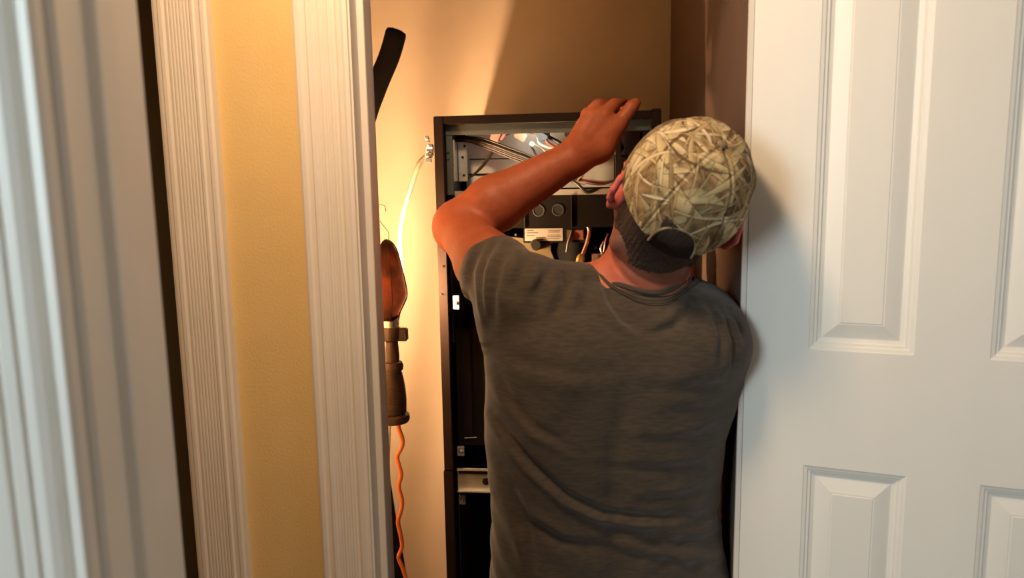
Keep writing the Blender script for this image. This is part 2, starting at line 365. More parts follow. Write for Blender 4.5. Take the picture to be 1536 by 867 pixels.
# middle panel with two round knockouts
zt = zcb-.004; zb = fl(780, 342, .035)[2]
bm = bmesh.new(); box(bm, FX0+.0205, FX1-.019, .034, .037, zb, zt)
fo('blower_deck', bm, FDARK, 'dark steel panel with two round knockouts')
for (x, y) in ((808, 316), (837, 315)):
    c = fl(x, y, .034); M = Matrix.Translation((c[0], .034, c[2])) @ Matrix.Rotation(math.pi/2, 4, 'X')
    fo('knockout', LT([(.0115, 0), (.0128, .0004), (.0128, .0013), (.0112, .0016), (.0105, .0004), (.002, .0004)], M, 28), FGREY, smooth=True)
    fo('knockout_disc', LT([(.0104, .0003), (.0104, .0007)], M, 24), FBLACK)
c = fl(857, 331, .034); fo('panel_rib', B(c[0]-.0012, c[0]+.0012, .031, .034, zb, zt), FBLACK)
c = fl(787, 331, .034); fo('panel_rib', B(c[0]-.0012, c[0]+.0012, .031, .034, zb, zt-.03), FBLACK)
# burner compartment
zl = fl(720, 512, .05)[2]
fo('burner_back', B(FX0+.0205, FX1-.019, .17, .174, zl, zb), FDARK)
fo('burner_side', B(FX0+.0205, FX0+.024, .03, .17, zl, zb), FBLACK)
a = fl(787, 343, .05); b = fl(844, 361, .05)
lab = fo('rating_label', B(a[0], b[0], .0500, .0510, b[2], a[2]), LABELW, 'white rating label with rows of grey print')
for i, (u, v, ww, hh) in enumerate(((.06,.12,.18,.06),(.06,.3,.3,.07),(.3,.7,.26,.08),(.62,.15,.32,.05),(.62,.27,.30,.05),(.60,.52,.34,.05),(.60,.64,.36,.06),(.58,.8,.34,.05),(.06,.55,.2,.05),(.33,.86,.16,.09))):
    xx = a[0]+(b[0]-a[0])*u; zz = a[2]+(b[2]-a[2])*v
    fo('print_line', B(xx, xx+(b[0]-a[0])*ww, .0496, .0500, zz-(a[2]-b[2])*hh, zz), INK, parent=lab)
fo('label_bracket', B(a[0]-.003, b[0]+.05, .051, .055, b[2]-.004, a[2]+.004), FDARK)
a = fl(850, 345, .048); b = fl(876, 360, .048)
fo('warning_label', B(a[0], b[0], .0490, .0495, b[2], a[2]), WIREG); fo('warning_label_face', B(a[0]+.008, b[0]-.002, .0483, .0490, b[2]+.002, a[2]-.002), REDL, 'dark red square of the warning label')
a = fl(766, 355, .065); b = fl(826, 404, .065)
bm = extr([(a[0], a[2]), (b[0]+.002, a[2]-.012), (b[0], a[2]-.03), (b[0]+.012, b[2]+.012), (b[0]+.02, b[2]-.04), (a[0], b[2]-.04)], 0, .002)
for v in bm.verts: v.co = Vector((v.co.x, .062+v.co.z, v.co.y))
fo('valve_plate', bm, YELLOWP, 'yellowed metal plate with round dark knob')
c = fl(804, 367, .055); fo('valve_knob', LT([(.0125, 0), (.0125, .014), (.010, .018), (.002, .018)], Matrix.Translation((c[0], .062, c[2])) @ Matrix.Rotation(math.pi/2, 4, 'X'), 20), BLACKP, 'round dark knob', smooth=True)
c = fl(852, 380, .12); fo('burner_opening', LT([(.048, 0), (.052, .004), (.052, .012), (.044, .012), (.040, .0), (.002, -.002)], Matrix.Translation((c[0], .14, c[2])) @ Matrix.Rotation(math.pi/2, 4, 'X'), 32), FBLACK, 'round black burner opening', smooth=True)
screw(774, 352, .05, .003, FGREY); screw(893, 372, .05, .004, FGREY)
wire([(858, 346, .05), (855, 356, .045), (852, 364, .045), (850, 378, .05)], .0028, WIREG)
fo('gas_tube', T([fl(872, 334, .05), fl(880, 338, .045), fl(884, 346, .042), fl(881, 362, .04), fl(876, 376, .04), fl(872, 386, .04), fl(868, 400, .04)], .0042, seg=12), COPPER, 'bent copper gas tube', smooth=True)
p = fl(870, 392, .04); M = Matrix.Translation((p[0], p[1], p[2])) @ Matrix.Rotation(math.radians(12), 4, 'Y')
fo('brass_fitting', LT([(.005, .016), (.0075, .012), (.009, .008), (.009, -.004), (.0065, -.006), (.0065, -.012), (.012, -.014), (.012, -.026), (.007, -.028), (.007, -.06)], M, 6), BRASS, 'brass flare fitting on the gas tube')
p = fl(859, 400, .045); fo('brass_fitting', B(p[0]-.008, p[0]+.008, .035, .055, p[2]-.030, p[2]-.004), BRASS, 'square brass valve body', bevel=.002)
a = fl(888, 381, .06); b = fl(908, 425, .06)
fo('ignition_box', B(a[0], b[0]+.03, .06, .10, b[2], a[2]), mat('brown_cover', (.20, .13, .09), .5, .3, noise=.3), 'brownish metal cover beside the gas tube', bevel=.002)
wire([(905, 362, .05), (901, 372, .045), (903, 384, .045), (898, 396, .045), (899, 408, .045), (896, 418, .05)], .0022, SHINY)
wire([(912, 350, .05), (908, 362, .045), (906, 376, .045), (902, 390, .05)], .0022, COPPER)
# column of panels left of the man
a = fl(690, 494, .045); b = fl(735, 655, .045)
fo('heat_exchanger_cover', B(FX0+.024, FX0+.024+.17, .050, .053, fl(700, 668, .05)[2], fl(700, 493, .05)[2]), FDARK, 'dark cover panel with a raised centre', bevel=.001)
fo('cover_rib', B(a[0]+.004, a[0]+.024, .043, .050, b[2], a[2]-.004), FBROWN, bevel=.002)
fo('cover_rib', B(a[0]+.052, a[0]+.080, .043, .050, b[2], a[2]-.004), FDARK, bevel=.002)
fo('upper_cover', B(FX0+.024, FX0+.17, .075, .078, fl(700, 493, .07)[2], fl(700, 440, .07)[2]), FDARK)
def clip(px, py, w, h, d=.018):
    c = fl(px, py, d); o = fo('door_clip', B(c[0]-w/2, c[0]+w/2, d, d+.006, c[2]-h/2, c[2]+h/2), GALV, 'galvanised door clip', bevel=.001)
    bm = LT([(.0045, 0), (.0045, .0015), (.002, .004)], Matrix.Translation((c[0]+w*.05, d, c[2])) @ Matrix.Rotation(math.pi/2, 4, 'X'), 10); s = fo('clip_screw', bm, SHINY, parent=o)
clip(684, 454, .014, .030, .006); clip(691, 677, .016, .022, .03); clip(693, 750, .016, .022, .03)
wire([(697, 657, .045), (715, 656, .045)], .001, GALV, name='edge_trim')
a = fl(686, 703, .010); b = fl(740, 738, .010)
r_ = fo('door_rail', B(a[0], a[0]+.36, .012, .015, b[2], a[2]), GALV, 'galvanised cross rail below the burner section')
fo('rail_lip', B(a[0], a[0]+.36, .004, .012, a[2]-.002, a[2]), SHINY, parent=r_); fo('rail_lip', B(a[0], a[0]+.36, .004, .012, b[2], b[2]+.003), SHINY, parent=r_)
fo('rail_fold', B(a[0]+.003, a[0]+.36, .008, .012, a[2]-.011, a[2]-.003), FBROWN, parent=r_)
c = fl(729, 722, .012); fo('rail_bolt', LT([(.008, 0), (.008, .002), (.0045, .002), (.0045, .005)], Matrix.Translation((c[0], .012, c[2])) @ Matrix.Rotation(math.pi/2, 4, 'X'), 14), FDARK, parent=r_)
fo('blower_housing', LT([(.16, 0), (.16, .16)], Matrix.Translation((.05, .12, .62)) @ Matrix.Rotation(math.pi/2, 4, 'Y') @ Matrix.Translation((0, .17, -.09)), 40), FBLACK, 'black blower drum in the lower section', smooth=True)
fo('lower_baffle', B(FX0+.024, FX0+.026, .03, .45, .05, b[2]-.02), FBLACK)

il = bpy.data.lights.new('compartment_fill', 'AREA'); il.energy = .07; il.size = .05; il.color = (1, .97, .86)  # added fill light to brighten the control plate; no lamp is here
ilo = bpy.data.objects.new('compartment_fill', il); sc.collection.objects.link(ilo); ilo.parent = fur
ilo.location = (-.02, .034, z0h+.004); ilo.rotation_euler = (Vector((-.04, .10, -.07))).to_track_quat('-Z', 'Y').to_euler()
# side cable clamp on the left of the cabinet, and its cable
clampo = tag(empty('cable_clamp', tuple(P(645, 225, 1.53))), 'bright metal cable clamp on the furnace left side near its top', 'clamp')
cl0 = np.array(P(645, 225, 1.53))
def cl(name, bm, m=SHINY): return obj(name, bm, m, clampo, smooth=True)
cl('clamp_body', LT([(.011, -.008), (.013, -.006), (.013, .006), (.011, .008)], Matrix.Rotation(math.pi/2, 4, 'Y'), 16))
cl('clamp_bar', B(-.008, -.001, -.016, .016, .016, .026)); cl('clamp_bar', B(-.008, .002, -.016, .016, -.026, -.018))
for z in (.024, -.012): cl('screw', LT([(.005, 0), (.005, .004), (.003, .006)], Matrix.Translation((-.004, -.014, z)) @ Matrix.Rotation(math.pi/2, 4, 'X'), 10))
o = obj('armoured_cable', T([P(650, 232, 1.53), P(638, 236, 1.53), P(627, 250, 1.53), P(615, 285, 1.54), P(604, 325, 1.56), P(600, 355, 1.57), P(601, 385, 1.58), P(603, 410, 1.58), P(600, 450, 1.58), P(590, 520, 1.58), P(583, 640, 1.58), P(575, 900, 1.58), P(572, 1300, 1.62)], .0058, seg=12), CABLE, smooth=True)
tag(o, 'thin grey cable curving down the tan wall from the furnace side', 'cable')

# ------------------------------------------------------------------ trouble lamp
LY = 1.425
lt = P(583, 380, LY); lb = P(592, 634, LY)
axis = Vector(lb) - Vector(lt); Ln = axis.length
ax = axis.normalized()
zv = -ax; xv = (Vector((1, 0, 0)) - zv*zv.x).normalized(); yv = zv.cross(xv)
zq = Matrix((xv, yv, zv)).transposed().to_4x4()
lamp = empty('work_lamp'); lamp.matrix_world = Matrix.Translation(lb) @ zq
tag(lamp, 'brown caged work lamp with ribbed handle hanging by the left casing', 'work lamp')
s_ = Ln/254.0                                   # metres per photo pixel along the lamp
def lz(py): return (634-py)*s_
def lo(name, bm, m, label=None, **k):
    o = obj(name, bm, m, lamp, smooth=True, **k)
    if label: o['label'] = label
    return o
hp = [(10, 633), (21, 632), (23, 628), (22, 621), (16, 619)]
for i in range(19):
    y = 617 - i*3.4; rr = 17.5 + 1.2*math.sin((i/18)*math.pi) - (i/18)**2*5
    hp += [(rr+.7, y), (rr+.7, y-1.6), (rr-.5, y-2.2), (rr-.5, y-3.2)]
hp += [(12, 551)]
lo('handle', LT([(r*s_, lz(y)) for r, y in hp], seg=28), HANDLE, 'ribbed brown rubber handle')
lo('collar', LT([(r*s_, lz(y)) for r, y in [(12, 555), (15, 553), (16, 547), (14, 541), (10, 540)]], seg=24), HANDLE)
lo('neck', LT([(r*s_, lz(y)) for r, y in [(10, 542), (10.5, 530), (9, 512), (9.5, 508)]], seg=24), HANDLE)
lo('socket_ring', LT([(r*s_, lz(y)) for r, y in [(9, 510), (13, 507), (14, 500), (14, 492), (12, 488), (8, 487)]], seg=24), HANDLE)
bm = B(8*s_, 24*s_, -7*s_, 7*s_, lz(509), lz(489)); lo('thumb_nut', bm, HANDLE, bevel=.003)
lo('socket_shell', LT([(r*s_, lz(y)) for r, y in [(11, 490), (12, 484), (11.5, 474), (12, 470)]], seg=24), SHINY, 'bright metal bulb socket')
# half shield, open towards the wall and away from the viewer
azc = math.radians(-60)
bm = bmesh.new()
pr = [(13, 478), (16, 466), (25, 448), (27, 438), (25.5, 425), (20, 398), (16, 380), (9, 366), (1, 360)]
lathe(bm, [(r*s_*1.0, lz(y)) for r, y in pr], Matrix.Translation((-.004, 0, 0)), 26, azc-math.radians(82), azc+math.radians(82))
ret = bmesh.ops.solidify(bm, geom=bm.faces[:], thickness=.0012)
lo('shield', bm, REFL, 'rusty brown metal shield')
for a_, r0_ in ((azc-1.2, 1), (azc-.15, 1), (azc+1.0, 1)):
    pts = [(-.004+(r+1.0)*s_*math.cos(a_), (r+1.0)*s_*math.sin(a_), lz(y)) for r, y in pr]
    lo('shield_rib', T(pts, .0013, 3, 6), REFL)
for k in range(5):
    a_ = azc + math.radians(115+k*32)
    pts = [(-.004+r*s_*math.cos(a_), r*s_*math.sin(a_), lz(y)) for r, y in pr]
    lo('cage_wire', T(pts, .0011, 3, 6), SHINY)
lo('bulb', LT([(r*s_, lz(y)) for r, y in [(7, 470), (8, 460), (14, 440), (17, 425), (15, 412), (8, 403), (2, 401)]], Matrix.Translation((-.008, .012, 0)) @ Matrix.Diagonal((.8, .8, 1, 1)), 24), GLASSB, 'lit bulb inside the shield')
lo('hook', T([(0, 0, lz(362)), (0, 0, lz(350)), (-.012, .0, lz(338)), (-.022, 0, lz(326)), (-.018, 0, lz(312)), (-.006, 0, lz(312)), (-.003, 0, lz(320))], .0017, 6, 8), SHINY)
o = obj('extension_cord', T([P(597, 634, LY), P(599, 645, LY), P(604, 661, LY), P(602, 672, LY), P(596, 684, LY), P(598, 697, LY), P(602, 712, LY), P(598, 730, LY), P(603, 750, LY), P(602, 765, LY), P(597, 782, LY), P(601, 803, LY), P(603, 820, LY), P(598, 836, LY), P(604, 852, LY), P(609, 872, LY), P(606, 900, LY), P(612, 950, LY), P(606, 1010, LY), P(610, 1200, LY), P(600, 1500, LY)], .0046, seg=10), CORD, smooth=True)
tag(o, 'wavy orange extension cord hanging from the work lamp handle', 'cord')

# black foam pipe behind the lamp
fp = spline([P(595, 46, 1.62), P(584, 84, 1.63), P(566, 128, 1.64), P(548, 180, 1.65), P(530, 260, 1.66), P(522, 380, 1.67), P(532, 500, 1.67), P(552, 620, 1.67), P(568, 700, 1.66), P(582, 790, 1.66), P(596, 867, 1.65), P(608, 1000, 1.63), P(610, 1230, 1.60)], 8)
n = len(fp); bm = bmesh.new()
rs = [.0235]*n; rs[0] = .016
fp = [fp[0] + (fp[0]-fp[1])*.5] + fp; rs = [.010] + rs[:]; rs[1] = .021
tube(bm, fp, rs, 18); o = obj('pipe_insulation', bm, FOAM, smooth=True)
tag(o, 'black foam pipe with rounded end rising beside the left casing', 'pipe')

# ------------------------------------------------------------------ distance field sculpting
class Grid:
    def __init__(s, lo, hi, h):
        s.lo = np.array(lo, float); s.h = h; s.n = np.ceil((np.array(hi)-s.lo)/h).astype(int)+1
        s.f = np.full(s.n, .06, np.float32)
    def sub(s, lo, hi):
        a = np.clip(np.floor((np.array(lo)-s.lo)/s.h).astype(int), 0, s.n-1); b = np.clip(np.ceil((np.array(hi)-s.lo)/s.h).astype(int)+1, 1, s.n)
        sl = tuple(slice(a[i], max(b[i], a[i]+1)) for i in range(3))
        ax_ = [(s.lo[i]+s.h*np.arange(a[i], max(b[i], a[i]+1))).astype(np.float32) for i in range(3)]
        return sl, ax_[0][:, None, None], ax_[1][None, :, None], ax_[2][None, None, :]
    def put(s, sl, d, k, op):
        f = s.f[sl]
        if op == 'cut':
            d = -d
            if k: h = np.clip(.5+.5*(d-f)/k, 0, 1); s.f[sl] = f*(1-h)+d*h+k*h*(1-h)
            else: s.f[sl] = np.maximum(f, d)
            return
        if k: h = np.clip(.5+.5*(f-d)/k, 0, 1); s.f[sl] = f*(1-h)+d*h-k*h*(1-h)
        else: s.f[sl] = np.minimum(f, d)
    def cone(s, a, b, ra, rb, k=.02, op='add', m=.045):
        a = np.array(a, float); b = np.array(b, float); R = max(ra, rb)+m
        sl, X, Y, Z = s.sub(np.minimum(a, b)-R, np.maximum(a, b)+R); v = b-a; L = max(v@v, 1e-9)
        t = np.clip(((X-a[0])*v[0]+(Y-a[1])*v[1]+(Z-a[2])*v[2])/L, 0, 1)
        d = np.sqrt((X-a[0]-t*v[0])**2+(Y-a[1]-t*v[1])**2+(Z-a[2]-t*v[2])**2)-(ra+(rb-ra)*t); s.put(sl, d.astype(np.float32), k, op)
    def ell(s, c, r, M=None, k=.02, op='add', m=.045):
        c = np.array(c, float); R = max(r)+m; M = np.eye(3) if M is None else np.array(M); r = np.array(r, float)
        sl, X, Y, Z = s.sub(c-R, c+R); x, y, z = X-c[0], Y-c[1], Z-c[2]
        q = [M[0][i]*x+M[1][i]*y+M[2][i]*z for i in range(3)]
        k0 = np.sqrt(sum((q[i]/r[i])**2 for i in range(3))); k1 = np.sqrt(sum((q[i]/r[i]**2)**2 for i in range(3)))+1e-9
        s.put(sl, (k0*(k0-1)/k1).astype(np.float32), k, op)
    def mesh(s, name):
        f = s.f; n = f.shape; ins = f < 0
        corner = [(i, j, k) for i in (0, 1) for j in (0, 1) for k in (0, 1)]
        cnt = np.zeros([v-1 for v in n], np.int8)
        for c in corner: cnt += ins[c[0]:n[0]-1+c[0], c[1]:n[1]-1+c[1], c[2]:n[2]-1+c[2]]
        act = (cnt > 0) & (cnt < 8); idx = np.full(act.shape, -1, np.int64); cells = np.argwhere(act); idx[act] = np.arange(len(cells))
        acc = np.zeros((len(cells), 3)); w_ = np.zeros(len(cells)); g = [f[cells[:, 0]+c[0], cells[:, 1]+c[1], cells[:, 2]+c[2]] for c in corner]
        for a in range(8):
            for b in range(a+1, 8):
                ca, cb = np.array(corner[a]), np.array(corner[b])
                if np.abs(ca-cb).sum() != 1: continue
                x = (g[a] < 0) != (g[b] < 0); t = np.where(x, g[a]/(np.where(x, g[a]-g[b], 1)), 0)
                acc += np.where(x[:, None], ca+(cb-ca)*t[:, None], 0); w_ += x
        V = s.lo + s.h*(cells + acc/w_[:, None]); Q = []
        for axn in range(3):
            o1, o2 = (axn+1) % 3, (axn+2) % 3
            A = [slice(1, n[i]-1) for i in range(3)]; Bq = list(A); A[axn] = slice(0, n[axn]-1); Bq[axn] = slice(1, n[axn])
            fa, fb = ins[tuple(A)], ins[tuple(Bq)]; ch = np.argwhere(fa != fb)
            st_ = np.array([1, 1, 1]); st_[axn] = 0; p = ch+st_; sg = fa[tuple(ch.T)]
            e1 = np.zeros(3, int); e1[o1] = 1; e2 = np.zeros(3, int); e2[o2] = 1
            q = np.stack([idx[tuple((p-e1-e2).T)], idx[tuple((p-e2).T)], idx[tuple(p.T)], idx[tuple((p-e1).T)]], 1)
            q[~sg] = q[~sg][:, ::-1]; Q.append(q)
        Q = np.concatenate(Q); Q = Q[(Q >= 0).all(1)]
        return V, Q
def smoothV(V, Q, it, lam=.5):
    e = np.concatenate([Q[:, [0, 1]], Q[:, [1, 2]], Q[:, [2, 3]], Q[:, [3, 0]]]); n = len(V)
    deg = np.bincount(e[:, 0], minlength=n)+np.bincount(e[:, 1], minlength=n)
    for _ in range(it):
        a = np.stack([np.bincount(e[:, 0], V[e[:, 1], i], n)+np.bincount(e[:, 1], V[e[:, 0], i], n) for i in range(3)], 1)/np.maximum(deg, 1)[:, None]
        V = V+(a-V)*lam
    return V
def normals(V, Q):
    d = np.cross(V[Q[:, 2]]-V[Q[:, 0]], V[Q[:, 3]]-V[Q[:, 1]]); N = np.stack([sum(np.bincount(Q[:, k], d[:, i], len(V)) for k in range(4)) for i in range(3)], 1)
    return N/(np.linalg.norm(N, axis=1)[:, None]+1e-12)
def npmesh(name, V, Q, m, parent, col=None):
    me = bpy.data.meshes.new(name); me.vertices.add(len(V)); me.vertices.foreach_set('co', V.astype(np.float32).ravel())
    k = Q.shape[1]; me.loops.add(Q.size); me.loops.foreach_set('vertex_index', Q.astype(np.int32).ravel()); me.polygons.add(len(Q))
    me.polygons.foreach_set('loop_start', np.arange(0, Q.size, k, dtype=np.int32)); me.polygons.foreach_set('loop_total', np.full(len(Q), k, np.int32))
    me.update(calc_edges=True); me.polygons.foreach_set('use_smooth', [True]*len(Q))
    if col is not None:
        a = me.color_attributes.new('Col', 'FLOAT_COLOR', 'POINT'); a.data.foreach_set('color', np.concatenate([col, np.ones((len(V), 1))], 1).astype(np.float32).ravel())
    return link(name, me, m, parent)

# ------------------------------------------------------------------ the person
man = empty('person', (.15, 1.13, 0))
tag(man, 'person in grey t-shirt and straw camouflage cap, seen from behind, reaching into the furnace', 'person')
MO = np.array([.15, 1.13, 0])
SLp = P(777, 442, 1.12); HL = P(742, 406, 1.215); EL = P(690, 341, 1.365); WL = P(855, 240, 1.365)
SRp = P(1050, 512, 1.075); ER = P(1024, 460, 1.33); WR = P(968, 300, 1.405); HR = P(1034, 484, 1.22)
NB = P(962, 430, 1.13)
rows = [(475, 728, 1108), (500, 726, 1113), (530, 727, 1111), (560, 728, 1106), (600, 728, 1098), (650, 727, 1083), (700, 733, 1077), (760, 737, 1074), (820, 737, 1082), (867, 735, 1091), (930, 732, 1096)]
YC = 1.135
tz, tc_, ta = [], [], []
for y, l, r in rows:
    a = P(l, y, YC); b = P(r, y, YC); tz.append((a[2]+b[2])/2); tc_.append((a[0]+b[0])/2); ta.append((b[0]-a[0])/2)
tz = np.array(tz[::-1]); tc_ = np.array(tc_[::-1]); ta = np.array(ta[::-1]); ZT = tz[-1]
def torso(g, off=0, k=.03, zlo=.8):
    sl, X, Y, Z = g.sub((-.2, .85, zlo), (.5, 1.45, ZT+.10))
    cx = np.interp(Z, tz, tc_); a = np.interp(Z, tz, ta)+off
    top = np.clip((Z-(ZT-.02))/.085, 0, 1); sh = np.sqrt(np.clip(1-top**2, .001, 1)); a = a*(.55+.45*sh)
    bd = (np.interp(Z, [.8, .95, 1.1, 1.25, 1.38, 1.5], [.135, .125, .118, .125, .122, .10])+off)*(.35+.65*sh)
    cy = np.interp(Z, [.8, 1.0, 1.2, 1.35, 1.5], [1.145, 1.14, 1.13, 1.125, 1.14])
    x = X-cx; y = Y-cy
    # blade and spine relief on the back
    rel = .010*np.exp(-(x/.018)**2)*np.clip((1.45-Z)*4, 0, 1)-.010*np.exp(-((np.abs(x)-.09)/.045)**2)*np.exp(-((Z-1.36)/.07)**2)
    kk = (np.abs(x/a)**2.35+np.abs(y/bd)**2.35)**(1/2.35)
    d = (kk-1)*np.minimum(a, bd)*1.15 + np.where(y < 0, rel, 0); d = np.maximum(d, (Z-(ZT+.065+off)))
    g.put(sl, d.astype(np.float32), k, 'add')

# head frame
RH = np.array(Matrix.Rotation(math.radians(24), 3, 'Y') @ Matrix.Rotation(math.radians(44), 3, 'X') @ Matrix.Rotation(math.radians(1), 3, 'Z'))
HC = P(1019, 292, 1.055)
def hd(x, y, z): return HC + RH @ np.array([x, y, z])

def build_body():
    g = Grid((-.20, .93, .90), (.40, 1.47, 1.80), .0029)
    torso(g, -.016)
    g.cone(NB, SLp, .045, .045, .03); g.cone(NB, SRp, .045, .045, .03)
    # neck and head
    g.cone(NB, hd(-.006, -.005, -.06), .068, .064, .03); g.cone(NB+np.array([-.02, .04, -.02]), hd(-.01, .055, -.085), .04, .035, .03)
    g.ell(hd(0, -.012, .03), (.076, .096, .084), RH, .02)
    g.ell(hd(0, .012, -.035), (.068, .078, .075), RH, .025)
    g.ell(hd(0, .055, -.085), (.044, .036, .030), RH, .03)              # chin and jaw
    g.cone(hd(-.058, .0, -.052), hd(-.025, .07, -.095), .018, .016, .025); g.cone(hd(.058, .0, -.052), hd(.025, .07, -.095), .018, .016, .025)
    g.cone(hd(0, .086, .012), hd(0, .108, -.026), .009, .013, .012)      # nose
    g.ell(hd(-.012, .098, -.03), (.009, .010, .008), RH, .008); g.ell(hd(.012, .098, -.03), (.009, .010, .008), RH, .008)
    g.cone(hd(-.04, .078, .022), hd(.04, .078, .022), .012, .012, .015)  # brow
    for s in (-1, 1):
        g.ell(hd(s*.031, .086, .003), (.016, .012, .011), RH, .006, 'cut', .01); g.ell(hd(s*.045, .068, -.025), (.020, .018, .016), RH, .02)
        # ear: plate, rim, lobe
        g.ell(hd(s*.083, -.016, -.024), (.007, .020, .032), RH @ np.array(Matrix.Rotation(s*-.45, 3, 'Z')), .008, m=.02)
        rim = [(.090, -.012, -.026), (.095, -.026, -.010), (.098, -.030, .010), (.095, -.020, .026), (.086, -.002, .028), (.080, .012, .016)]
        for p_, q_ in zip(rim, rim[1:]): g.cone(hd(s*p_[0], p_[1]-.010, p_[2]-.016), hd(s*q_[0], q_[1]-.010, q_[2]-.016), .0055, .0055, .004, m=.02)
        g.ell(hd(s*.086, -.014, -.054), (.007, .010, .011), RH, .006, m=.02)
        g.ell(hd(s*.094, -.018, -.014), (.007, .010, .015), RH, .005, 'cut', .01)
    g.cone(hd(-.022, .088, -.058), hd(.022, .088, -.058), .007, .007, .008); g.cone(hd(-.018, .087, -.068), hd(.018, .087, -.068), .008, .008, .006)
    # nape folds
    g.cone(hd(-.05, -.055, -.085), hd(.045, -.06, -.085), .016, .016, .02)
    # left arm
    g.cone(SLp, (SLp+EL)/2+np.array([0, 0, -.008]), .058, .054, .02); g.cone((SLp+EL)/2+np.array([0, 0, -.008]), EL, .055, .045, .02)
    g.ell(EL+np.array([-.006, .0, -.004]), (.044, .044, .046), None, .02)
    fm = EL+(WL-EL)*.32
    g.cone(EL+np.array([.0, 0, .006]), fm+np.array([0, 0, .004]), .046, .053, .02); g.cone(fm+np.array([0, 0, .004]), WL, .053, .034, .02)
    def digit(ps, rs, k=.006):
        for (a, b), (ra, rb) in zip(zip(ps, ps[1:]), zip(rs, rs[1:])): g.cone(a, b, ra, rb, k, m=.02)
    # left hand
    MC = [P(874, 190, 1.385), P(887, 177, 1.388), P(906, 174, 1.390), P(927, 188, 1.388)]
    for i, m_ in enumerate(MC): g.cone(WL+(m_-WL)*.1, m_, .023, [.0135, .014, .0145, .0145][i], .014, m=.03)
    g.ell((WL+MC[1]+MC[2]+MC[3])/4+np.array([.004, .004, -.006]), (.036, .017, .040), np.array(Matrix.Rotation(math.radians(42), 3, 'Y')), .015)
    g.cone(WL+np.array([.012, 0, -.004]), P(903, 224, 1.375), .024, .022, .018); g.cone(P(903, 224, 1.375), MC[3], .020, .014, .015)   # heel of the thumb
    digit([MC[0], P(880, 171, 1.405), P(890, 162, 1.424), P(900, 166, 1.436)], [.0125, .0105, .0098, .0085])
    digit([MC[1], P(895, 159, 1.405), P(906, 148, 1.424), P(910, 156, 1.440)], [.0130, .0112, .0102, .0090])
    digit([MC[2], P(920, 158, 1.405), P(932, 149, 1.420), P(935, 158, 1.438)], [.0135, .0118, .0106, .0092])
    digit([MC[3], P(938, 173, 1.388), P(947, 161, 1.388), P(953, 155, 1.392)], [.0155, .0132, .0122, .0105])
    digit([P(896, 232, 1.375), P(908, 222, 1.400), P(918, 212, 1.420), P(926, 204, 1.434)], [.018, .0135, .0115, .0095])
    for i in range(3):                                                     # tendons over the back of the hand
        g.cone(WL+(MC[i+1]-WL)*.3+np.array([0, -.018, 0]), MC[i+1]+np.array([0, -.010, 0]), .004, .004, .008, m=.02)
    # right arm, mostly hidden by the torso and head
    g.cone(SRp, ER, .050, .042, .02); g.cone(ER, ER+(WR-ER)*.35, .042, .042, .02); g.cone(ER+(WR-ER)*.35, WR, .042, .028, .02)
    K = [P(962, 262, 1.415), P(955, 262, 1.42), P(950, 268, 1.425), P(948, 276, 1.425)]
    for i, k_ in enumerate(K): g.cone(WR, k_, .020, .0125, .012, m=.03)
    tips = [P(958, 240, 1.432), P(949, 238, 1.436), P(941, 246, 1.440), P(938, 258, 1.440)]
    for k_, t_ in zip(K, tips): digit([k_, (k_*.45+t_*.55)+np.array([0, -.004, .002]), t_], [.0118, .0105, .0085])
    digit([WR+np.array([-.01, 0, 0]), P(952, 296, 1.415), P(940, 288, 1.43)], [.017, .013, .0095])
    V, Q = g.mesh('b'); V = smoothV(V, Q, 2)
    n_ = len(V); base = np.tile([.33, .078, .030], (n_, 1))
    def mixc(center, R, c, s=1.0):
        w_ = np.clip(1-np.linalg.norm(V-center, axis=1)/R, 0, 1)[:, None]**.6*s; base[:] = base*(1-w_)+np.array(c)*w_
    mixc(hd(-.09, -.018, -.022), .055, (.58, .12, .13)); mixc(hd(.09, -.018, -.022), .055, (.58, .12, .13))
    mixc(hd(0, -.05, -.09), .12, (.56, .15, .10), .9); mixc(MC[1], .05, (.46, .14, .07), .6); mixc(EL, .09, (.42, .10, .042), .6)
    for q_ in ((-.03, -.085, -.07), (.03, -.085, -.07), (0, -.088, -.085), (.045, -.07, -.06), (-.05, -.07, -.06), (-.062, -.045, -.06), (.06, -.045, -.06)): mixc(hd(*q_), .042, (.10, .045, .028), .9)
    mixc(hd(0, .09, -.06), .02, (.5, .14, .12))
    # skin creases on the neck
    N = normals(V, Q); L = (V-HC) @ RH
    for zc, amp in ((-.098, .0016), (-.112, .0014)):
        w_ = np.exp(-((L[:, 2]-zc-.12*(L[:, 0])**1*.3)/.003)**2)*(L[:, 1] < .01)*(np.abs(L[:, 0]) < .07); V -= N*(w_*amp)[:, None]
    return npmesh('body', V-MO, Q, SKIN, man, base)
SKIN = attr_mat('weathered_skin', .55, bump=.25, bscale=180, sss=.12, vary=.22)
build_body()
for s in (-1, 1):
    bm = bmesh.new(); bmesh.ops.create_uvsphere(bm, u_segments=16, v_segments=10, radius=.0115)
    e_ = obj('eye', bm, EYEW, man, smooth=True, loc=hd(s*.031, .074, .003)-MO)
    bm = bmesh.new(); bmesh.ops.create_uvsphere(bm, u_segments=12, v_segments=8, radius=.0055); d_ = obj('iris', bm, IRIS, e_, smooth=True); d_.location = RH @ np.array([0, .0078, 0])

